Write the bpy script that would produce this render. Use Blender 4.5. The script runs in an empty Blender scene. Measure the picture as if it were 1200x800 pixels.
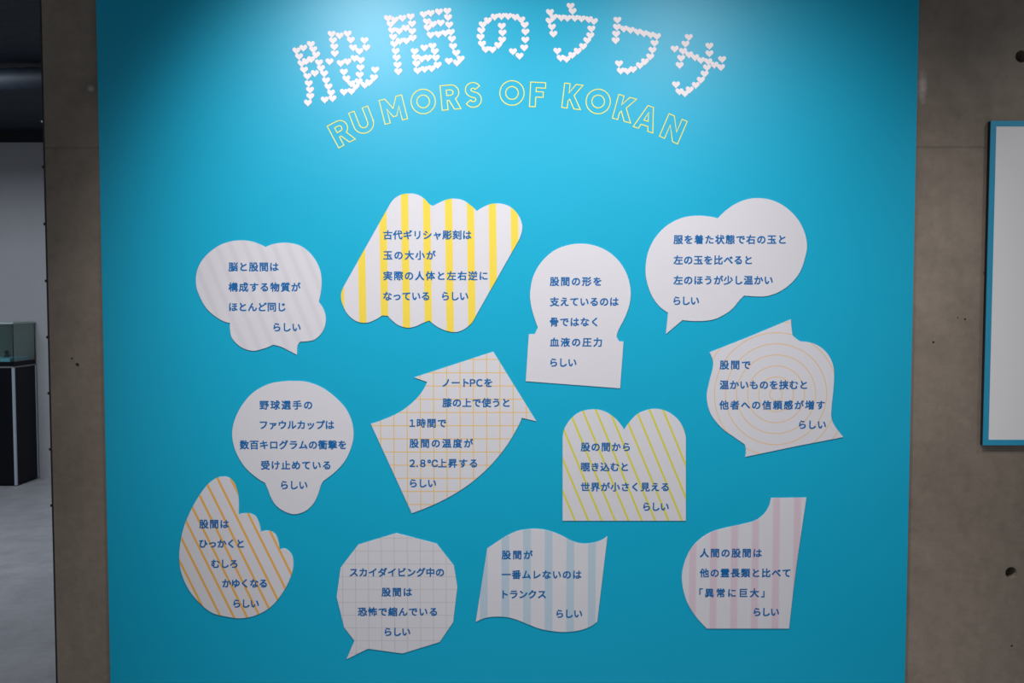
import bpy, bmesh, math, random
from mathutils import Vector

R = math.radians
random.seed(4)
SC = bpy.context.scene
COL = SC.collection

# ------------------------------------------------------------------ camera, light, exposure
F, D, H, PITCH = 1000.0, 2.7, 1.5, R(2.54)
cam_d = bpy.data.cameras.new('camera')
cam_d.sensor_width = 36.0
cam_d.lens = 36.0 * F / 1200.0
cam = bpy.data.objects.new('camera', cam_d)
cam.location = (0, -D, H)
cam.rotation_euler = (math.pi / 2 - PITCH, 0, 0)
COL.objects.link(cam)
SC.camera = cam

SC.view_settings.view_transform = 'Standard'
SC.view_settings.look = 'None'
SC.view_settings.exposure = 0.0
SC.view_settings.gamma = 1.0
SC.view_settings.use_curve_mapping = False

wd = bpy.data.worlds.new('world')
SC.world = wd
wd.use_nodes = True
wd.node_tree.nodes['Background'].inputs[0].default_value = (0.82, 0.9, 1.0, 1)
wd.node_tree.nodes['Background'].inputs[1].default_value = 0.45


def spot(name, loc, target, power, angle, blend, col=(1, 1, 1), rad=0.04):
    d = bpy.data.lights.new(name, 'SPOT')
    d.energy = power
    d.spot_size = R(angle)
    d.spot_blend = blend
    d.color = col
    d.shadow_soft_size = rad
    o = bpy.data.objects.new(name, d)
    o.location = loc
    o.rotation_euler = (Vector(target) - Vector(loc)).to_track_quat('-Z', 'Y').to_euler()
    COL.objects.link(o)
    return o


def area(name, loc, target, power, size, col=(1, 1, 1)):
    d = bpy.data.lights.new(name, 'AREA')
    d.energy = power
    d.shape = 'RECTANGLE'
    d.size, d.size_y = size
    d.color = col
    o = bpy.data.objects.new(name, d)
    o.location = loc
    o.rotation_euler = (Vector(target) - Vector(loc)).to_track_quat('-Z', 'Y').to_euler()
    COL.objects.link(o)
    return o


WARM = (1.0, 0.98, 0.98)
spot('washer_and_fill_spot', (-0.66, -1.4, 2.88), (-0.16, 0.0, 1.5), 150, 80, 0.8, WARM, 0.12)
spot('washer_and_fill_spot', (0.74, -1.4, 2.88), (0.36, 0.0, 1.0), 104, 94, 0.9, WARM, 0.14)
spot('washer_and_fill_spot', (0.05, -2.1, 2.88), (0.05, 0.0, 0.75), 42, 64, 1.0, WARM, 0.12)  # added fill spot that brightens the lower panel, not a known fixture
spot('board_spot', (2.1, -1.1, 2.84), (2.0, 0.0, 1.6), 26, 70, 0.9, WARM, 0.06)
area('far_room_ceiling_lamp', (-4.0, 1.9, 2.9), (-4.0, 2.2, 0), 62, (1.6, 0.6), (0.84, 0.91, 1.0))


# ------------------------------------------------------------------ pixel ray -> point on a plane that faces the room
def at(px, py, Y=0.0):
    """World x, z where the sight line through (px, py) meets the plane y = Y."""
    u, v = (px - 600.0) / F, -(py - 400.0) / F
    dy = math.cos(PITCH) + v * math.sin(PITCH)
    dz = -math.sin(PITCH) + v * math.cos(PITCH)
    t = (Y + D) / dy
    return u * t, H + dz * t


# ------------------------------------------------------------------ material helpers
class NT:
    def __init__(self, name):
        self.m = bpy.data.materials.new(name)
        self.m.use_nodes = True
        self.t = self.m.node_tree
        self.b = self.t.nodes['Principled BSDF']

    def node(self, typ, **kw):
        n = self.t.nodes.new(typ)
        for k, v in kw.items():
            setattr(n, k, v)
        return n

    def link(self, a, b):
        self.t.links.new(a, b)

    def math(self, op, a, b=None, clamp=False):
        n = self.node('ShaderNodeMath', operation=op, use_clamp=clamp)
        for i, s in enumerate((a, b)):
            if s is None:
                continue
            if isinstance(s, (int, float)):
                n.inputs[i].default_value = s
            else:
                self.link(s, n.inputs[i])
        return n.outputs[0]

    def mix(self, fac, a, b):
        n = self.node('ShaderNodeMix', data_type='RGBA')
        if isinstance(fac, (int, float)):
            n.inputs[0].default_value = fac
        else:
            self.link(fac, n.inputs[0])
        for s, sock in ((a, n.inputs[6]), (b, n.inputs[7])):
            if isinstance(s, tuple):
                sock.default_value = (*s, 1)
            else:
                self.link(s, sock)
        return n.outputs[2]

    def coord(self):
        n = self.node('ShaderNodeTexCoord')
        s = self.node('ShaderNodeSeparateXYZ')
        self.link(n.outputs['Object'], s.inputs[0])
        return n.outputs['Object'], s.outputs[0], s.outputs[2]

    def noise(self, vec, scale, detail=4, rough=0.55):
        n = self.node('ShaderNodeTexNoise')
        n.inputs['Scale'].default_value = scale
        n.inputs['Detail'].default_value = detail
        n.inputs['Roughness'].default_value = rough
        self.link(vec, n.inputs['Vector'])
        return n.outputs[0]

    def ramp(self, fac, lo, hi):
        n = self.node('ShaderNodeMapRange')
        n.inputs[1].default_value, n.inputs[2].default_value = lo, hi
        self.link(fac, n.inputs[0])
        return n.outputs[0]

    def bump(self, h, strength, dist=0.01):
        n = self.node('ShaderNodeBump')
        n.inputs['Strength'].default_value = strength
        n.inputs['Distance'].default_value = dist
        self.link(h, n.inputs['Height'])
        self.link(n.outputs[0], self.b.inputs['Normal'])

    def base(self, c):
        if isinstance(c, tuple):
            self.b.inputs['Base Color'].default_value = (*c, 1)
        else:
            self.link(c, self.b.inputs['Base Color'])

    def set(self, rough=0.6, metal=0.0, spec=0.5):
        self.b.inputs['Roughness'].default_value = rough
        self.b.inputs['Metallic'].default_value = metal
        self.b.inputs['Specular IOR Level'].default_value = spec
        return self.m


def simple(name, c, rough=0.6, metal=0.0, spec=0.5, var=0.04, scale=20):
    n = NT(name)
    v, x, z = n.coord()
    k = n.noise(v, scale)
    lo = tuple(max(0, ch * (1 - var)) for ch in c)
    hi = tuple(min(1, ch * (1 + var)) for ch in c)
    n.base(n.mix(k, lo, hi))
    return n.set(rough, metal, spec)


def concrete(name, c1, c2, seam_z=None, rough=0.75, chips=()):
    n = NT(name)
    v, x, z = n.coord()
    big = n.ramp(n.noise(v, 1.6, 5, 0.6), 0.3, 0.7)
    fine = n.ramp(n.noise(v, 38, 6, 0.65), 0.25, 0.75)
    # board-form streaks running across
    mp = n.node('ShaderNodeMapping')
    mp.inputs['Scale'].default_value = (2.2, 2.2, 26)
    n.link(v, mp.inputs[0])
    streak = n.ramp(n.noise(mp.outputs[0], 1.5, 4, 0.6), 0.35, 0.7)
    blot = n.ramp(n.noise(v, 6.5, 5, 0.7), 0.42, 0.75)
    col = n.mix(big, c1, c2)
    col = n.mix(n.math('MULTIPLY', streak, 0.07), col, tuple(k * 0.6 for k in c1))
    col = n.mix(n.math('MULTIPLY', blot, 0.6), col, tuple(k * 0.62 for k in c1))
    col = n.mix(n.math('MULTIPLY', fine, 0.14), col, tuple(min(1, k * 1.6) for k in c2))
    h = n.math('ADD', n.math('MULTIPLY', fine, 0.5), n.math('MULTIPLY', streak, 0.12))
    if seam_z is not None:
        d = n.math('ABSOLUTE', n.math('SUBTRACT', z, seam_z))
        s = n.math('SUBTRACT', 1.0, n.math('DIVIDE', d, 0.006), True)
        col = n.mix(n.math('MULTIPLY', s, 0.28), col, tuple(k * 0.35 for k in c1))
        h = n.math('SUBTRACT', h, n.math('MULTIPLY', s, 0.8))
    for cx, cz, rx, rz in chips:                      # spalled paler patches of aggregate
        a = n.math('DIVIDE', n.math('SUBTRACT', x, cx), rx)
        b = n.math('DIVIDE', n.math('SUBTRACT', z, cz), rz)
        rr = n.math('SQRT', n.math('ADD', n.math('MULTIPLY', a, a), n.math('MULTIPLY', b, b)))
        rr = n.math('ADD', rr, n.math('MULTIPLY', n.noise(v, 60, 4), 1.2))
        s = n.math('SUBTRACT', 1.7, rr, True)
        col = n.mix(n.math('MULTIPLY', s, 0.85), col, (0.44, 0.37, 0.34))
        h = n.math('SUBTRACT', h, n.math('MULTIPLY', s, n.noise(v, 120, 3)))
    n.base(col)
    n.bump(h, 0.35, 0.004)
    return n.set(rough, 0, 0.35)


# ------------------------------------------------------------------ mesh helpers
def link_mesh(name, bm, mat, parent=None, smooth=False):
    bmesh.ops.recalc_face_normals(bm, faces=bm.faces[:])
    me = bpy.data.meshes.new(name)
    bm.to_mesh(me)
    bm.free()
    if smooth:
        for p in me.polygons:
            p.use_smooth = True
    if mat:
        me.materials.append(mat)
    o = bpy.data.objects.new(name, me)
    COL.objects.link(o)
    if parent:
        o.parent = parent
    return o


def empty(name, loc):
    o = bpy.data.objects.new(name, None)
    o.empty_display_size = 0.05
    o.location = loc
    COL.objects.link(o)
    return o


def tag(o, label=None, cat=None, group=None, kind=None):
    for k, v in (('label', label), ('category', cat), ('group', group), ('kind', kind)):
        if v:
            o[k] = v
    return o


def box(bm, x0, x1, y0, y1, z0, z1, bevel=0.0):
    r = bmesh.ops.create_cube(bm, size=1)
    for v in r['verts']:
        v.co = Vector(((x0 + x1) / 2 + v.co.x * (x1 - x0), (y0 + y1) / 2 + v.co.y * (y1 - y0),
                       (z0 + z1) / 2 + v.co.z * (z1 - z0)))
    if bevel:
        es = list({e for v in r['verts'] for e in v.link_edges})
        bmesh.ops.bevel(bm, geom=es, offset=bevel, segments=2, affect='EDGES', profile=0.6)


def prism(bm, pts, y_front, y_back):
    """Closed outline of (x, z) points given depth along y."""
    f = [bm.verts.new((x, y_front, z)) for x, z in pts]
    b = [bm.verts.new((x, y_back, z)) for x, z in pts]
    n = len(pts)
    for i in range(n):
        j = (i + 1) % n
        bm.faces.new((f[i], f[j], b[j], b[i]))
    caps = [bm.faces.new(f), bm.faces.new(list(reversed(b)))]
    bm.normal_update()
    bmesh.ops.triangulate(bm, faces=caps, ngon_method='EAR_CLIP')


def ribbon(bm, pts, w, y_front, y_back, closed=True):
    """Flat line of width w along a polyline of (x, z) points, mitred corners."""
    P = [Vector(p) for p in pts]
    n = len(P)
    L, Rr = [], []
    for i in range(n):
        a = P[i - 1] if (closed or i > 0) else None
        c = P[(i + 1) % n] if (closed or i < n - 1) else None
        d1 = (P[i] - a).normalized() if a is not None else None
        d2 = (c - P[i]).normalized() if c is not None else None
        if d1 is None:
            d1 = d2
        if d2 is None:
            d2 = d1
        n1, n2 = Vector((-d1.y, d1.x)), Vector((-d2.y, d2.x))
        m = n1 + n2
        if m.length < 1e-6:
            m = n1
        m.normalize()
        k = min(2.0, 1.0 / max(0.3, m.dot(n1)))
        L.append(P[i] + m * (w / 2 * k))
        Rr.append(P[i] - m * (w / 2 * k))
    mk = lambda p, y: bm.verts.new((p.x, y, p.y))
    lf, rf = [mk(p, y_front) for p in L], [mk(p, y_front) for p in Rr]
    lb, rb = [mk(p, y_back) for p in L], [mk(p, y_back) for p in Rr]
    for i in range(n if closed else n - 1):
        j = (i + 1) % n
        bm.faces.new((lf[i], lf[j], rf[j], rf[i]))
        bm.faces.new((lb[i], rb[i], rb[j], lb[j]))
        bm.faces.new((lf[i], lb[i], lb[j], lf[j]))
        bm.faces.new((rf[i], rf[j], rb[j], rb[i]))


def outline(text, ox, oy, s):
    """'x,y x,y* ...' in crop pixels; * marks a corner, the rest flow as a smooth curve."""
    P, C = [], []
    for tok in text.split():
        c = tok.endswith('*')
        a, b = tok.rstrip('*').split(',')
        P.append(Vector((ox + float(a) / s, oy + float(b) / s)))
        C.append(c)
    n = len(P)
    out = []
    for i in range(n):
        p1, p2 = P[i], P[(i + 1) % n]
        p0 = P[i - 1] if not C[i] else p1 * 2 - p2
        p3 = P[(i + 2) % n] if not C[(i + 1) % n] else p2 * 2 - p1
        if C[i] and C[(i + 1) % n]:
            out.append(p1)
            continue
        # a corner end takes a reflected handle so the arc keeps bending to the end
        if C[i]:
            q = P[(i + 2) % n]
            p0 = p1 - (p2 - p1) + ((q - p2) - (p2 - p1)) * 0.7 if not C[(i + 1) % n] else p0
        if C[(i + 1) % n]:
            q = P[i - 1]
            p3 = p2 + (p2 - p1) + ((p2 - p1) - (p1 - q)) * 0.7 if not C[i] else p3
        for k in range(7):
            t = k / 7
            out.append(0.5 * ((2 * p1) + (p2 - p0) * t + (2 * p0 - 5 * p1 + 4 * p2 - p3) * t * t
                              + (3 * p1 - p0 - 3 * p2 + p3) * t ** 3))
    return out


# ------------------------------------------------------------------ the setting
WX0 = at(48.5, 0)[0]
PX0 = at(114, 0)[0]
PX1 = at(1075.5, 0)[0]
CEIL = 2.95
SEAM = at(80, 173)[1]

chip_r, chip_l = at(1081, 102), at(106, 104)
M_CONC = concrete('board_formed_concrete', (0.160, 0.126, 0.096), (0.275, 0.222, 0.176), SEAM,
                  chips=((chip_r[0], chip_r[1], 0.016, 0.055), (chip_l[0], chip_l[1], 0.012, 0.012)))
M_FLOOR = concrete('polished_concrete_floor', (0.34, 0.34, 0.36), (0.44, 0.44, 0.46), None, 0.38)
M_FARWALL = simple('pale_grey_plaster', (0.42, 0.42, 0.44), 0.8, 0, 0.2, 0.06, 3)

HOLES = [(1197, 66, 7.0, 0.08), (1185, 671, 7.0, 0.05), (90.3, 427.5, 2.4, 0.012), (84, 420, 1.3, 0.01),
         (1131, 374, 1.3, 0.01), (1122.5, 372, 0.8, 0.008), (1153.5, 320, 1.2, 0.01), (1094, 401, 1.4, 0.01),
         (1186, 757, 1.6, 0.01)]


def build_wall():
    bm = bmesh.new()
    box(bm, WX0, 4.2, 0.0, 0.28, 0, CEIL)
    wall = link_mesh('wall_back', bm, M_CONC)
    cb = bmesh.new()
    for px, py, r, dep in HOLES:
        x, z = at(px, py)
        rr = r / F * D
        # tapered cup: wide mouth at the wall face, narrower at the bottom
        rows = []
        for y, q in ((-0.004, rr * 1.06), (0.0, rr), (dep, rr * 0.72)):
            rows.append([cb.verts.new((x + q * math.cos(a * math.tau / 28), y, z + q * math.sin(a * math.tau / 28)))
                         for a in range(28)])
        for a, b in zip(rows, rows[1:]):
            for i in range(28):
                j = (i + 1) % 28
                cb.faces.new((a[i], a[j], b[j], b[i]))
        cb.faces.new(rows[0])
        cb.faces.new(rows[-1])
    cut = link_mesh('cutter', cb, M_CONC)
    md = wall.modifiers.new('holes', 'BOOLEAN')
    md.operation = 'DIFFERENCE'
    md.solver = 'EXACT'
    md.object = cut
    bpy.context.view_layer.update()
    dg = bpy.context.evaluated_depsgraph_get()
    me = bpy.data.meshes.new_from_object(wall.evaluated_get(dg))
    wall.modifiers.clear()
    wall.data = me
    bpy.data.objects.remove(cut)
    return tag(wall, kind='structure')


wall_back = build_wall()

FARY = 4.60                                         # far room's end wall
bm = bmesh.new(); box(bm, -8, 4.2, -4.5, FARY + 0.2, -0.12, 0)
tag(link_mesh('floor', bm, M_FLOOR), kind='structure')
FWT = at(30, 167, FARY)[1]
bm = bmesh.new(); box(bm, -8, WX0 + 3.0, FARY, FARY + 0.2, 0, CEIL)
tag(link_mesh('wall_far', bm, M_FARWALL), kind='structure')
bm = bmesh.new(); box(bm, -8.2, -8, -4.5, FARY + 0.2, 0, CEIL)
tag(link_mesh('wall_left', bm, M_FARWALL), kind='structure')
n = NT('dark_navy_ceiling')
v, x, z = n.coord()
mp = n.node('ShaderNodeMapping'); mp.inputs['Scale'].default_value = (0.7, 5, 1); n.link(v, mp.inputs[0])
k = n.noise(mp.outputs[0], 2.2, 5)
n.base(n.mix(n.ramp(k, 0.35, 0.7), (0.006, 0.014, 0.026), (0.013, 0.024, 0.040)))
n.bump(k, 0.5, 0.05)
M_CEIL = n.set(0.55, 0, 0.4)
bm = bmesh.new(); box(bm, -8.2, 4.2, -4.5, FARY + 0.2, CEIL, CEIL + 0.12)
tag(link_mesh('ceiling', bm, M_CEIL), kind='structure')
# dark bulkhead that closes the top of the far wall
M_BULK = simple('black_bulkhead', (0.006, 0.008, 0.012), 0.7)
bm = bmesh.new(); box(bm, -8, WX0 + 3.0, FARY - 0.04, FARY, FWT, CEIL)
tag(link_mesh('trim_1', bm, M_BULK), kind='structure')

# ceiling services in the far room
M_DUCT = simple('dark_flexible_duct', (0.012, 0.020, 0.034), 0.62, 0.0, 0.5, 0.3, 14)


def duct(yc, zc, r, ribs, label):
    bm = bmesh.new()
    x0, x1 = -7.6, -1.2
    rows = []
    nseg = ribs * 2
    for i in range(nseg + 1):
        x = x0 + (x1 - x0) * i / nseg
        q = r * (1.0 if i % 2 == 0 else 0.93)
        sag = 0.03 * math.sin(i * 0.21)
        rows.append([bm.verts.new((x, yc + q * math.cos(a * math.tau / 16), zc + sag * 0.4 + q * math.sin(a * math.tau / 16)))
                     for a in range(16)])
    for a, b in zip(rows, rows[1:]):
        for i in range(16):
            j = (i + 1) % 16
            bm.faces.new((a[i], a[j], b[j], b[i]))
    bm.faces.new(rows[0]); bm.faces.new(rows[-1])
    o = link_mesh('ceiling_duct', bm, M_DUCT, smooth=True)
    tag(o, label, 'duct')
    return o


duct(2.55, CEIL - 0.085, 0.075, 60, 'dark ribbed duct running under the black ceiling at the upper left')

# dark steel angle on the pillar's corner, with bolt heads
M_STEEL = simple('blackened_steel', (0.03, 0.028, 0.026), 0.5, 0.6)
M_BRIGHT = simple('bright_steel', (0.75, 0.75, 0.75), 0.3, 1.0)
strip = empty('edge_strip', (WX0 - 0.003, 0.012, 0))
bm = bmesh.new()
box(bm, -0.003, 0.003 - 0.0005, -0.012, 0.05, 0, CEIL, 0.0008)
link_mesh('angle_bar', bm, M_STEEL, strip)
for py in (141, 195, 262, 329, 395, 461, 527, 593):
    _, z = at(56, py)
    bm = bmesh.new()
    bmesh.ops.create_cone(bm, cap_ends=True, segments=12, radius1=0.006, radius2=0.0045, depth=0.009)
    for vv in bm.verts:
        vv.co = Vector((-0.0075 + vv.co.z * -1, vv.co.y, z + vv.co.x))
    o = link_mesh('bolt', bm, M_BRIGHT if py == 141 else M_STEEL, strip)
    if py == 141:
        tag(o, 'bright bolt head')
tag(strip, 'thin blackened steel edge strip with bolt heads on the left corner of the concrete', 'edge strip')

# ------------------------------------------------------------------ the big blue panel
PF = -0.010
n = NT('sky_blue_satin_panel')
v, x, z = n.coord()
k = n.noise(v, 2.5, 4)
n.base(n.mix(k, (0.0, 0.335, 0.515), (0.0005, 0.355, 0.545)))
n.bump(n.noise(v, 160, 3), 0.05, 0.001)
M_PANEL = n.set(0.41, 0, 0.34)
bm = bmesh.new()
box(bm, PX0, PX1, PF, 0.0, 0.0, CEIL - 0.005, 0.0015)
panel = link_mesh('exhibition_board', bm, M_PANEL)
tag(panel, 'large sky blue exhibition board fixed to the bare concrete wall', 'board')

# ------------------------------------------------------------------ framed board on the right
BF = -0.017
bx0, bz1 = at(1161, 141.5, BF)
_, bz0 = at(1154, 521.5, BF)
board = empty('notice_board', (bx0, -0.001, bz0))
bw, bh = 0.86, bz1 - bz0
M_BFRAME = simple('blue_board_edging', (0.012, 0.27, 0.44), 0.5)
M_BWHITE = simple('white_board_face', (0.74, 0.715, 0.70), 0.45, 0, 0.4, 0.02, 3)
M_BLACK = simple('black_core', (0.008, 0.008, 0.008), 0.8)
bm = bmesh.new(); box(bm, 0.0, bw, -0.0145, 0.0, 0.0, bh, 0.001)
link_mesh('backing', bm, M_BLACK, board)
fw = 0.0175
bm = bmesh.new()
box(bm, 0.0, fw, BF, -0.0145, 0.0, bh)
box(bm, bw - fw, bw, BF, -0.0145, 0.0, bh)
box(bm, fw, bw - fw, BF, -0.0145, bh - fw, bh)
box(bm, fw, bw - fw, BF, -0.0145, 0.0, fw)
link_mesh('border', bm, M_BFRAME, board)
bm = bmesh.new(); box(bm, fw, bw - fw, BF + 0.0008, -0.0145, fw, bh - fw)
link_mesh('face', bm, M_BWHITE, board)
tag(board, 'white notice board with a narrow blue border on the concrete at the right', 'board')

# ------------------------------------------------------------------ display case in the far room
CY0, CY1, CX1 = 6.96 - D, 7.28 - D, at(19.5, 560, 6.96 - D)[0]
CX0 = CX1 - 1.15
_, cz_top = at(16, 431, CY0)
_, cz_deck = at(16, 424, CY0)
_, cz_glass = at(16, 379, CY0)
M_CASE = simple('black_laminate', (0.004, 0.005, 0.008), 0.4, 0, 0.15)
M_ALU = simple('brushed_aluminium', (0.62, 0.70, 0.78), 0.35, 0.7)
n = NT('clear_green_glass')
for s, val in (('Transmission Weight', 1.0), ('IOR', 1.45)):
    n.b.inputs[s].default_value = val
n.base((0.86, 0.95, 0.92))
M_GLASS = n.set(0.02, 0, 0.5)
case = empty('display_case', ((CX0 + CX1) / 2, (CY0 + CY1) / 2, 0))
hx, hy = (CX1 - CX0) / 2, (CY1 - CY0) / 2
bm = bmesh.new(); box(bm, -hx, hx, -hy, hy, 0.012, cz_top, 0.003)
link_mesh('cabinet', bm, M_CASE, case)
bm = bmesh.new(); box(bm, -hx + 0.03, hx - 0.03, -hy + 0.03, hy - 0.03, 0.0, 0.012)
link_mesh('plinth', bm, M_CASE, case)
for sx, sy in ((1, -1), (-1, -1), (1, 1), (-1, 1)):
    bm = bmesh.new()
    x, y = sx * hx, sy * hy
    box(bm, min(x - sx * 0.017, x + sx * 0.003), max(x - sx * 0.017, x + sx * 0.003),
        min(y - sy * 0.012, y + sy * 0.003), max(y - sy * 0.012, y + sy * 0.003), 0.008, cz_top, 0.001)
    tag(link_mesh('corner_strip', bm, M_ALU, case), 'bright aluminium corner strip')
bm = bmesh.new(); box(bm, -hx, hx, -hy, hy, cz_top + 0.012, cz_deck, 0.002)
link_mesh('deck', bm, M_CASE, case)
bm = bmesh.new(); box(bm, -hx - 0.002, hx + 0.002, -hy - 0.002, hy + 0.002, cz_top, cz_top + 0.012, 0.001)
link_mesh('deck_trim', bm, simple('dull_grey_metal', (0.25, 0.25, 0.27), 0.45, 0.6), case)
bm = bmesh.new(); box(bm, -hx + 0.01, hx - 0.04, -hy + 0.02, hy - 0.02, cz_deck, cz_deck + 0.03, 0.002)
link_mesh('display_base', bm, simple('pale_cyan_base', (0.18, 0.55, 0.68), 0.5), case)
g = 0.006
hood = [('glass_pane', (-hx, hx, -hy, -hy + g)), ('glass_pane', (-hx, hx, hy - g, hy)),
        ('glass_pane', (hx - g, hx, -hy + g, hy - g)), ('glass_pane', (-hx, -hx + g, -hy + g, hy - g))]
for nm, (a, b, c, d) in hood:
    bm = bmesh.new(); box(bm, a, b, c, d, cz_deck, cz_glass)
    link_mesh(nm, bm, M_GLASS, case)
bm = bmesh.new(); box(bm, -hx, hx, -hy, hy, cz_glass, cz_glass + 0.01)
link_mesh('glass_lid', bm, M_GLASS, case)
bm = bmesh.new()
for x0, x1, y0, y1 in ((-hx, hx, -hy - 0.004, -hy), (hx, hx + 0.004, -hy, hy), (-hx, hx, hy, hy + 0.004), (-hx - 0.004, -hx, -hy, hy)):
    box(bm, x0, x1, y0, y1, cz_glass - 0.004, cz_glass + 0.01)
link_mesh('lid_edging', bm, simple('pale_green_edge', (0.42, 0.52, 0.49), 0.4), case)
tag(case, 'glass topped display case on a black cabinet with bright corner strips in the far room', 'display case')

# small dark exhibit standing in the case
bm = bmesh.new()
prof = [(0.0, 0.0), (0.022, 0.0), (0.024, 0.006), (0.012, 0.014), (0.010, 0.024), (0.018, 0.036), (0.017, 0.048), (0.008, 0.056), (0, 0.058)]
rows = [[bm.verts.new((r * math.cos(a * math.tau / 18), r * math.sin(a * math.tau / 18), z)) for a in range(18)] for r, z in prof[1:-1]]
for a, b in zip(rows, rows[1:]):
    for i in range(18):
        bm.faces.new((a[i], a[(i + 1) % 18], b[(i + 1) % 18], b[i]))
bm.faces.new(rows[0]); bm.faces.new(rows[-1])
ex = link_mesh('exhibit', bm, simple('dark_bronze', (0.03, 0.03, 0.035), 0.4, 0.3), smooth=True)
exx, _ = at(8, 414, (CY0 + CY1) / 2)
ex.location = (exx, (CY0 + CY1) / 2, cz_deck + 0.03)
tag(ex, 'small dark exhibit standing inside the glass display case', 'exhibit')

# ------------------------------------------------------------------ lettering
INK = simple('deep_blue_ink', (0.003, 0.115, 0.33), 0.6, 0, 0.2)
_glyphs = {}


def glyph(ch):
    """Triangles of one character in em units: (verts, faces, xmin, xmax)."""
    if ch in _glyphs:
        return _glyphs[ch]
    cu = bpy.data.curves.new('g', 'FONT')
    cu.body = ch
    cu.size = 1.0
    cu.resolution_u = 3
    ob = bpy.data.objects.new('g', cu)
    COL.objects.link(ob)
    bpy.context.view_layer.update()
    dg = bpy.context.evaluated_depsgraph_get()
    me = bpy.data.meshes.new_from_object(ob.evaluated_get(dg))
    vs = [(p.co.x, p.co.y) for p in me.vertices]
    fs = [tuple(p.vertices) for p in me.polygons]
    bpy.data.objects.remove(ob)
    bpy.data.curves.remove(cu)
    bpy.data.meshes.remove(me)
    xs = [p[0] for p in vs] or [0, 0]
    _glyphs[ch] = (vs, fs, min(xs), max(xs))
    return _glyphs[ch]


BOLD = 0.027
HALF = set('ＰＣ１２.８')


def adv(ch):
    if ch in HALF:
        g = glyph(ch)
        return 0.36 if ch == '.' else (g[3] - g[2]) + 0.12
    return 1.0


def text_line(txt, x0, x1, yc, em_px, cx, cz, y, parent):
    """One line of lettering between two picture columns, centred on yc."""
    Xa, Zc = at(x0, yc, y)
    Xb, _ = at(x1, yc, y)
    em = em_px / F * D
    gs = [glyph(c) for c in txt]
    pos, p = [], 0.0
    for c in txt:
        pos.append(p)
        p += adv(c)
    lo = [q - (gs[i][2] if txt[i] in HALF else 0) for i, q in enumerate(pos)]
    left = lo[0] + gs[0][2]
    right = lo[-1] + gs[-1][3]
    first_w = gs[-1][3] if len(txt) > 1 else 0
    span = pos[-1]
    want = (Xb - Xa) / em
    k = (want - ((right - pos[-1]) - (left - pos[0]))) / span if span else 1.0
    me = bpy.data.meshes.new('text_line')
    V, Fc = [], []
    for i, g_ in enumerate(gs):
        base = len(V)
        off = pos[i] * k - (g_[2] if txt[i] in HALF else 0) - left
        nv = len(g_[0])
        for k4, (sx, sy) in enumerate(((-BOLD, -BOLD), (BOLD, -BOLD), (-BOLD, BOLD), (BOLD, BOLD))):   # heavier strokes
            for vx, vy in g_[0]:
                V.append((Xa + (off + vx + sx) * em - cx, -0.00002 * k4, Zc + (vy + sy - 0.38) * em - cz))
            Fc += [tuple(base + k4 * nv + q for q in f) for f in g_[1]]
    me.from_pydata(V, [], Fc)
    me.materials.append(INK)
    bm = bmesh.new()
    bm.from_mesh(me)
    for f in bm.faces:                           # all towards the room
        f.normal_update()
        if f.normal.y > 0:
            f.normal_flip()
    ret = bmesh.ops.extrude_face_region(bm, geom=bm.faces[:])
    for e in ret['geom']:
        if isinstance(e, bmesh.types.BMVert):
            e.co.y -= 0.0004
    bm.to_mesh(me)
    bm.free()
    o = bpy.data.objects.new('text_line', me)
    COL.objects.link(o)
    o.parent = parent
    return o


# ------------------------------------------------------------------ speech bubbles
CARD = (0.59, 0.575, 0.605)
PXM = D / F                                          # metres per picture pixel on the panel


def pat_stripes(name, color, ang, period, width, phase, soft=0.15, strength=1.0):
    """Printed parallel stripes: ang from vertical (deg, leaning top-left), sizes in metres."""
    n = NT(name)
    v, x, z = n.coord()
    u = n.math('ADD', n.math('MULTIPLY', x, math.cos(R(ang))), n.math('MULTIPLY', z, math.sin(R(ang))))
    q = n.math('FRACT', n.math('ADD', n.math('DIVIDE', n.math('SUBTRACT', u, phase), period), 0.5))
    d = n.math('ABSOLUTE', n.math('SUBTRACT', q, 0.5))
    w = width / period / 2
    m = n.math('SUBTRACT', 1.0, n.ramp(d, w * (1 - soft), w * (1 + soft)))
    m = n.math('MULTIPLY', m, strength)
    n.base(n.mix(m, CARD, color))
    return n.set(0.6, 0, 0.3)


def pat_grid(name, cv, ch_, period, width, px_, pz_, strength=1.0):
    n = NT(name)
    v, x, z = n.coord()
    col = CARD
    for s, ph, c in ((x, px_, cv), (z, pz_, ch_)):
        q = n.math('FRACT', n.math('ADD', n.math('DIVIDE', n.math('SUBTRACT', s, ph), period), 0.5))
        d = n.math('ABSOLUTE', n.math('SUBTRACT', q, 0.5))
        w = width / period / 2
        m = n.math('MULTIPLY', n.math('SUBTRACT', 1.0, n.ramp(d, w * 0.7, w * 1.3)), strength)
        col = n.mix(m, col, c)
    n.base(col)
    return n.set(0.6, 0, 0.3)


def pat_rings(name, color, period, width, cx, cz):
    n = NT(name)
    v, x, z = n.coord()
    a, b = n.math('SUBTRACT', x, cx), n.math('SUBTRACT', z, cz)
    r = n.math('SQRT', n.math('ADD', n.math('MULTIPLY', a, a), n.math('MULTIPLY', b, b)))
    q = n.math('FRACT', n.math('ADD', n.math('DIVIDE', r, period), 0.926))
    d = n.math('ABSOLUTE', n.math('SUBTRACT', q, 0.5))
    w = width / period / 2
    n.base(n.mix(n.math('SUBTRACT', 1.0, n.ramp(d, w * 0.7, w * 1.3)), CARD, color))
    return n.set(0.6, 0, 0.3)


def pat_plain(name):
    n = NT(name)
    v, x, z = n.coord()
    n.base(n.mix(n.noise(v, 30), tuple(c * 0.985 for c in CARD), CARD))
    return n.set(0.6, 0, 0.3)


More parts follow.
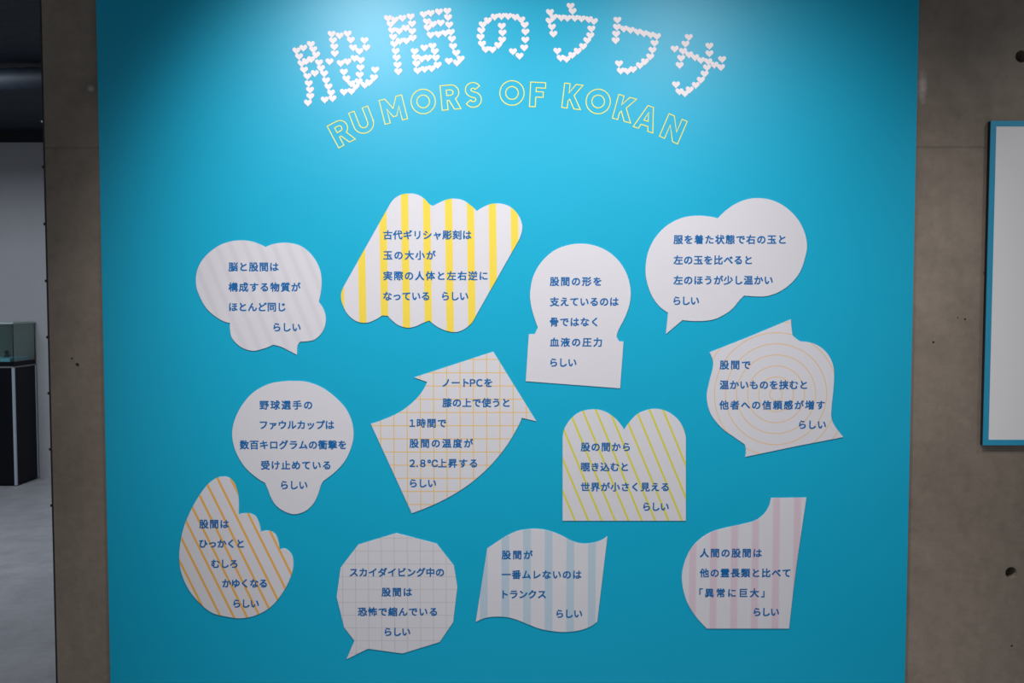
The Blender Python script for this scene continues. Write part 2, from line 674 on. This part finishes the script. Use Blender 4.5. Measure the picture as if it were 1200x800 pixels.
CT = 0.003
EM = 11.15
GROUP = 'speech bubble cards on the blue panel'


def bubble(label, frame, shape, lines, make_mat):
    ox, oy, s = frame
    pts = outline(shape, ox, oy, s)
    W = [at(p.x, p.y, PF) for p in pts]
    xs, zs = [p[0] for p in W], [p[1] for p in W]
    cx, cz = (min(xs) + max(xs)) / 2, (min(zs) + max(zs)) / 2
    root = empty('speech_bubble', (cx, PF, cz))
    bm = bmesh.new()
    prism(bm, [(x - cx, z - cz) for x, z in W], -CT, 0.0)

    def loc(px, py):                                  # crop pixel -> card coordinates
        x, z = at(ox + px / s, oy + py / s, PF)
        return x - cx, z - cz
    link_mesh('card', bm, make_mat(loc, s), root)
    for txt, x0, x1, yc in lines:
        o = text_line(txt, ox + x0 / s, ox + x1 / s, oy + yc / s, EM, cx, cz, PF - CT, root)
        o.location = (0, -CT, 0)
    tag(root, label, 'speech bubble', GROUP)
    return root


YEL, ORG, LIME = (0.74, 0.56, 0.06), (0.72, 0.37, 0.07), (0.60, 0.55, 0.07)

bubble('cloud shaped grey white speech bubble with faint lilac slanted stripes, upper left of the panel',
       (210, 220, 4.0),
       '405,278* 450,262 510,258 575,275 630,325 662,390 668,460 655,535* 680,575 688,620 675,670 640,708 605,718 570,720* '
       '556,740 553,782* 520,765 480,745 440,735* 400,752 345,763 290,745 250,705 240,665 240,633* 190,615 130,565 90,490 '
       '80,430 92,370 130,315 190,270 250,250 310,247 360,257',
       [('脳と股間は', 232, 465, 370), ('構成する物質が', 232, 568, 465), ('ほとんど同じ', 235, 497, 558), ('らしい', 443, 568, 653)],
       lambda loc, s: pat_stripes('faint_lilac_stripes', (0.49, 0.46, 0.51), 22, 15.4 * PXM, 6.0 * PXM, loc(140, 400)[0] * 0.92, 0.5, 0.38))

bubble('large slanted scalloped card with wide yellow vertical stripes, upper middle left',
       (390, 215, 4.325),
       '285,115* 310,80 345,58 390,51 430,57 465,78 490,105 510,113* 545,95 575,83 615,77 660,85 700,112 730,140* 762,120 '
       '800,105 850,102 900,119 940,160 960,210 955,255 938,295* 725,670* 700,710 660,741 620,752 575,745 530,725 490,694* '
       '455,707 420,723 380,730 335,718 300,692 280,670* 250,668* 215,690 170,705 120,697 75,660 48,605 43,560 60,515*',
       [('古代ギリシャ彫刻は', 257, 702, 260), ('玉の大小が', 257, 520, 363), ('実際の人体と左右逆に', 257, 783, 467),
        ('なっている', 257, 488, 570), ('らしい', 555, 685, 570)],
       lambda loc, s: pat_stripes('wide_yellow_stripes', YEL, 0.6, 110 / s * PXM, 37 / s * PXM, loc(480, 400)[0], 0.08))

bubble('plain white round topped card on a square foot, right of the yellow striped card',
       (600, 275, 4.2125),
       '128,458* 106,395 92,335 90,280 105,205 145,135 205,80 270,53 338,44 410,54 480,87 535,140 570,205 585,275 580,340 '
       '560,400 532,455* 519,485 517,505 530,526* 550,527* 533,757* 68,722* 83,490* 112,490*',
       [('股間の形を', 188, 440, 230), ('支えているのは', 188, 525, 330), ('骨ではなく', 188, 420, 430),
        ('血液の圧力', 188, 443, 530), ('らしい', 190, 317, 630)],
       lambda loc, s: pat_plain('plain_card'))

bubble('plain white speech bubble of two overlapping circles with a tail, upper right of the panel',
       (745, 222, 4.493),
       '432,152* 475,110 530,73 590,51 650,46 720,58 790,95 850,155 885,220 900,290 892,350 865,430 820,490 760,535 700,558 '
       '650,563 570,558* 545,582 510,625 470,655 420,680 370,690 310,692 245,687* 158,760* 170,648* 120,610 80,550 55,470 '
       '52,400 65,330 95,265 140,210 195,170 260,145 330,138 390,143',
       [('服を着た状態で右の玉と', 200, 788, 263), ('左の玉を比べると', 200, 610, 371), ('左のほうが少し温かい', 200, 720, 477),
        ('らしい', 200, 332, 585)],
       lambda loc, s: pat_plain('plain_card'))

bubble('twisted card with pointed corners and thin orange concentric rings',
       (815, 365, 4.443),
       '72,212* 280,130* 495,40* 499,85 503,122* 520,138 545,155* 600,162 650,185 690,225 715,280 720,340 715,420 707,500 '
       '711,570 768,652* 520,700* 258,755* 262,720 255,690* 200,652 150,617 100,565 70,510 58,440 70,370 88,300 90,255',
       [('股間で', 127, 285, 277), ('温かいものを挟むと', 127, 580, 381), ('他者への信頼感が増す', 125, 672, 486), ('らしい', 540, 678, 588)],
       lambda loc, s: pat_rings('thin_orange_rings', (0.68, 0.43, 0.17), 57.5 / s * PXM, 4.0 / s * PXM, *loc(418, 430)))

bubble('double arched card with thin lime yellow slanted lines, right of the arrow',
       (640, 470, 5.333),
       '103,745* 103,225* 115,170 150,115 210,67 295,50 370,65 430,105 470,150 487,178* 520,130 570,80 630,54 690,47 760,65 '
       '820,110 855,165 872,225* 872,745*',
       [('股の間から', 218, 522, 285), ('覗き込むと', 218, 510, 410), ('世界が小さく見える', 218, 765, 535), ('らしい', 608, 765, 658)],
       lambda loc, s: pat_stripes('thin_lime_lines', LIME, 22.7, 84 / s * PXM * math.cos(R(22.7)), 13 / s * PXM,
                                  loc(510, 735)[0] * math.cos(R(22.7)) + loc(510, 735)[1] * math.sin(R(22.7)), 0.2))

bubble('bent arrow shaped card with a thin orange grid, in the middle of the panel',
       (425, 400, 3.809),
       '230,160* 583,45* 775,355* 710,340* 690,385 640,468 570,553 490,625 400,685 310,730 220,765* 37,367* 100,345 170,312 '
       '230,265 268,220 288,180*',
       [('ノートＰＣを', 357, 577, 184), ('膝の上で使うと', 357, 655, 273), ('１時間で', 210, 372, 364), ('股間の温度が', 210, 492, 454),
        ('２.８℃上昇する', 210, 510, 543), ('らしい', 212, 327, 632)],
       lambda loc, s: pat_grid('thin_orange_grid', (0.66, 0.44, 0.12), (0.68, 0.42, 0.13), 59.2 / s * PXM, 4.0 / s * PXM,
                               loc(375, 0)[0], loc(0, 375)[1]))

bubble('plain grey white round bubble narrowing to a rounded chin, left of the arrow',
       (260, 435, 4.57),
       '232,595* 180,562 120,505 75,425 57,340 70,260 110,180 170,112 250,68 320,54 385,51 460,57 540,88 610,140 665,200 '
       '697,270 706,340 695,400 665,470 615,530 545,585* 530,612 515,660 490,708 450,745 395,763 345,752 295,720 265,675 250,635',
       [('野球選手の', 203, 483, 180), ('ファウルカップは', 205, 600, 286), ('数百キログラムの衝撃を', 97, 665, 393),
        ('受け止めている', 210, 580, 502), ('らしい', 318, 457, 608)],
       lambda loc, s: pat_plain('plain_card'))

bubble('hand shaped rounded card with orange slanted stripes, lower left of the panel',
       (200, 550, 4.444),
       '355,232* 400,226 440,240 462,280 470,323* 510,317 545,335 562,375 568,415* 600,412 630,440 640,480 635,530 610,595 '
       '570,660 520,715 450,755 370,772 300,765 220,745 160,700 100,630 62,550 48,480 50,400 70,300 110,205 160,120 210,62 '
       '260,37 305,42 335,75 352,130 356,180',
       [('股間は', 150, 302, 283), ('ひっかくと', 150, 380, 385), ('むしろ', 213, 347, 490), ('かゆくなる', 270, 500, 592), ('らしい', 328, 458, 697)],
       lambda loc, s: pat_stripes('orange_slanted_stripes', ORG, 25.5, 69 / s * PXM * math.cos(R(25.5)), 12 / s * PXM,
                                  loc(325, 755)[0] * math.cos(R(25.5)) + loc(325, 755)[1] * math.sin(R(25.5)), 0.2))

bubble('many sided grey speech bubble with a tail and a faint grey grid',
       (385, 615, 4.848),
       '70,240* 170,110* 385,45* 615,105* 712,228* 732,350* 708,550* 632,662* 420,727* 225,700* 103,760* 148,655* 90,580* 47,405*',
       [('スカイダイビング中の', 122, 655, 268), ('股間は', 303, 473, 380), ('恐怖で縮んでいる', 168, 615, 492), ('らしい', 320, 463, 606)],
       lambda loc, s: pat_grid('faint_grey_grid', (0.38, 0.37, 0.33), (0.38, 0.37, 0.33), 74.3 / s * PXM, 4.4 / s * PXM,
                               loc(447, 0)[0], loc(0, 437)[1], 0.45))

bubble('waving flag shaped card with pale blue vertical stripes, bottom centre',
       (545, 610, 5.717),
       '148,185* 200,150 260,110 330,75 400,57 480,53 560,65 640,95 720,135 790,152 860,145 910,130 953,103* 885,672* '
       '840,705 770,730 680,742 590,737 500,720 420,690 340,658 270,642 190,640 130,650 72,675*',
       [('股間が', 247, 452, 228), ('一番ムレないのは', 247, 778, 360), ('トランクス', 252, 540, 492), ('らしい', 613, 783, 622)],
       lambda loc, s: pat_stripes('pale_blue_stripes', (0.41, 0.51, 0.58), 0, 146 / s * PXM, 52 / s * PXM, loc(560, 0)[0], 0.1))

bubble('boot shaped rounded card with pale pink vertical stripes, bottom right of the panel',
       (790, 575, 4.706),
       '533,38* 728,36* 696,250 665,470 632,757* 180,757* 120,692 75,620 50,545 42,470 55,400 85,330 130,275 200,228 280,203 '
       '360,186 440,165 490,132 520,88',
       [('人間の股間は', 143, 482, 342), ('他の霊長類と比べて', 142, 640, 452), ('「異常に巨大」', 140, 497, 562), ('らしい', 440, 577, 667)],
       lambda loc, s: pat_stripes('pale_pink_stripes', (0.585, 0.46, 0.515), 0, 115.5 / s * PXM, 38 / s * PXM, loc(450, 0)[0], 0.25))

# ------------------------------------------------------------------ title: characters made of small white hearts
M_HEART = simple('white_heart_vinyl', (0.72, 0.66, 0.68), 0.55, 0, 0.3)


def heart_mesh(w):
    pts = []
    for i in range(28):
        t = math.tau * i / 28
        x = 16 * math.sin(t) ** 3
        z = 13 * math.cos(t) - 5 * math.cos(2 * t) - 2 * math.cos(3 * t) - math.cos(4 * t)
        pts.append((x / 32 * w, (z + 2.5) / 32 * w))
    bm = bmesh.new()
    prism(bm, pts, -0.0012, 0.0)
    bmesh.ops.recalc_face_normals(bm, faces=bm.faces[:])
    me = bpy.data.meshes.new('heart')
    bm.to_mesh(me)
    bm.free()
    me.materials.append(M_HEART)
    return me


HEART = heart_mesh(9.3 * PXM)

TITLE = [
    ('white heart dotted character at the left end of the curved title', (335, 30, 8.0),
     '100,240 125,295 148,360 172,420 203,480 215,548 228,608 230,668 208,728 165,215 235,180 258,228 285,278 312,352 330,405 '
     '360,455 378,520 400,577 425,635 438,688 365,700 190,340 238,322 272,452 '
     '430,85 505,100 580,82 443,145 455,205 460,268 410,342 610,140 632,212 690,245 755,212 738,145 '
     '515,358 578,343 645,312 703,330 700,400 693,468 683,530 655,575 612,548 568,503 545,440 740,562 782,538 827,493 838,420 '
     '545,628 615,620'),
    ('white heart dotted gate shaped character, second in the curved title', (445, 5, 8.7),
     '85,150 112,210 127,272 138,340 150,412 163,485 173,552 183,625 190,692 155,165 232,147 315,132 330,205 332,282 337,350 '
     '198,278 265,248 205,382 272,378 '
     '450,110 482,182 490,245 520,320 520,97 605,82 690,75 697,140 708,215 725,290 737,360 748,435 780,502 788,602 825,562 705,585 '
     '545,208 622,195 598,312 670,300 '
     '357,487 368,548 375,612 387,682 455,450 538,432 562,487 572,552 592,625 430,562 492,552 458,668 530,660'),
    ('white heart dotted looping character, third in the curved title', (550, 5, 11.43),
     '435,300 445,390 440,485 388,555 310,615 220,612 170,538 150,448 160,360 180,280 250,225 340,177 430,168 520,168 615,180 '
     '695,215 742,285 752,378 750,485 735,590 672,700 585,640'),
    ('white heart dotted crowned character, fourth in the curved title', (635, 0, 8.276),
     '278,65 298,115 78,125 115,172 188,178 248,182 320,182 385,187 455,194 505,212 480,285 470,350 440,397 400,455 348,500 '
     '295,540 240,578 182,568 150,500 75,208 98,268 112,335'),
    ('white heart dotted hooked character, fifth in the curved title', (635, 0, 8.276),
     '732,200 728,268 720,335 715,398 795,285 860,298 930,315 990,330 1055,345 1115,358 1092,425 1072,492 1050,555 1000,602 '
     '950,640 885,678 830,695 765,692 748,622'),
    ('white heart dotted cross stroked character at the right end of the curved title', (775, 30, 8.889),
     '138,248 225,272 288,308 350,337 412,367 488,380 552,415 620,440 632,357 285,127 250,197 205,345 190,418 500,218 500,297 '
     '475,443 450,508 410,572 358,625 295,672 245,712 188,692 152,620'),
]
for label, (ox, oy, s), spec in TITLE:
    P = [at(ox + float(a) / s, oy + float(b) / s, PF) for a, b in (t.split(',') for t in spec.split())]
    cx = sum(p[0] for p in P) / len(P)
    cz = sum(p[1] for p in P) / len(P)
    root = empty('title_character', (cx, PF, cz))
    for i, (x, z) in enumerate(P):
        h = bpy.data.objects.new('heart', HEART)
        h.location = (x - cx, -0.00004 * (i % 3), z - cz)
        h.parent = root
        COL.objects.link(h)
    tag(root, label, 'title character', 'heart dotted characters of the title')

# ------------------------------------------------------------------ subtitle: outlined yellow letters on an arc
M_YLINE = simple('yellow_line_vinyl', (0.70, 0.66, 0.11), 0.55, 0, 0.3)


def arc(cx, cy, rx, ry, a0, a1, n=10):
    return [(cx + rx * math.cos(R(a0 + (a1 - a0) * i / n)), cy + ry * math.sin(R(a0 + (a1 - a0) * i / n))) for i in range(n + 1)]


def s_letter():
    c = arc(0.33, 0.70, 0.20, 0.18, 25, 270, 12)[:-1] + arc(0.33, 0.30, 0.22, 0.20, 90, -155, 12)
    c = [Vector(p) for p in c]
    L, Q = [], []
    for i, p in enumerate(c):
        d = (c[min(i + 1, len(c) - 1)] - c[max(i - 1, 0)]).normalized()
        nn = Vector((-d.y, d.x)) * 0.115
        L.append(tuple(p + nn)); Q.append(tuple(p - nn))
    return [L + Q[::-1]]


LET = {
    'O': (1.0, [arc(0.5, 0.5, 0.5, 0.5, 0, 360, 40)[:-1], arc(0.5, 0.5, 0.26, 0.26, 0, 360, 28)[:-1]]),
    'F': (0.62, [[(0, 0), (0, 1), (.62, 1), (.62, .78), (.24, .78), (.24, .62), (.54, .62), (.54, .4), (.24, .4), (.24, 0)]]),
    'K': (0.82, [[(0, 0), (0, 1), (.24, 1), (.24, .62), (.5, 1), (.8, 1), (.47, .54), (.82, 0), (.53, 0), (.3, .37), (.24, .29), (.24, 0)]]),
    'A': (1.0, [[(0, 0), (.36, 1), (.64, 1), (1, 0), (.74, 0), (.68, .19), (.32, .19), (.26, 0)], [(.39, .39), (.5, .74), (.61, .39)]]),
    'N': (0.86, [[(0, 0), (0, 1), (.25, 1), (.62, .42), (.62, 1), (.86, 1), (.86, 0), (.62, 0), (.24, .6), (.24, 0)]]),
    'M': (1.04, [[(0, 0), (0, 1), (.26, 1), (.52, .55), (.78, 1), (1.04, 1), (1.04, 0), (.80, 0), (.80, .58), (.60, .22), (.44, .22), (.24, .58), (.24, 0)]]),
    'U': (0.84, [[(0, 1), (.24, 1), (.24, .40)] + arc(.42, .40, .18, .18, 180, 360, 10) + [(.60, 1), (.84, 1), (.84, .40)] + arc(.42, .40, .42, .40, 0, -180, 16)]),
    'R': (0.78, [[(0, 0), (0, 1)] + arc(.42, .69, .33, .31, 90, -60, 10) + [(.78, 0), (.51, 0), (.32, .38), (.24, .38), (.24, 0)],
                 [(.24, .80)] + arc(.40, .69, .11, .11, 90, -90, 8) + [(.24, .58)]]),
    'S': (0.66, s_letter()),
}
SUB = [('R', 400, 155.5, 28, 'yellow outlined letter R at the left end of the curved subtitle'),
       ('U', 425, 142, 21, 'yellow outlined letter U, second in the curved subtitle'),
       ('M', 461, 128.5, 14, 'yellow outlined letter M in the curved subtitle'),
       ('O', 496, 119, 9, 'yellow outlined letter O just right of the letter M'),
       ('R', 528, 114, 5, 'yellow outlined letter R just left of the letter S'),
       ('S', 554.5, 111, 2, 'yellow outlined letter S in the curved subtitle'),
       ('O', 600, 109, 0, 'yellow outlined letter O just left of the letter F'),
       ('F', 630, 111, -3, 'yellow outlined letter F in the curved subtitle'),
       ('K', 671, 113, -7, 'yellow outlined letter K just right of the letter F'),
       ('O', 701, 119, -11, 'yellow outlined letter O between the two letters K'),
       ('K', 732, 127.5, -15, 'yellow outlined letter K just left of the letter A'),
       ('A', 758, 138.5, -18, 'yellow outlined letter A in the curved subtitle'),
       ('N', 789, 151, -23, 'yellow outlined letter N at the right end of the curved subtitle')]
CAP = 28 * PXM
for ch, px, py, rot, label in SUB:
    w, loops = LET[ch]
    k = {'A': 0.85, 'M': 0.92, 'K': 0.95, 'N': 0.95}.get(ch, 1.0)
    x, z = at(px, py, PF)
    ca, sa = math.cos(R(rot)), math.sin(R(rot))
    bm = bmesh.new()
    for lp in loops:
        q = []
        for a, b in lp:
            a, b = (a - w / 2) * k * CAP, (b - 0.5) * CAP
            q.append((a * ca - b * sa, a * sa + b * ca))
        ribbon(bm, q, 1.0 * PXM, -0.0008, 0.0)
    o = link_mesh('subtitle_letter', bm, M_YLINE)
    o.location = (x, PF, z)
    tag(o, label, 'letter', 'outlined letters of the subtitle')
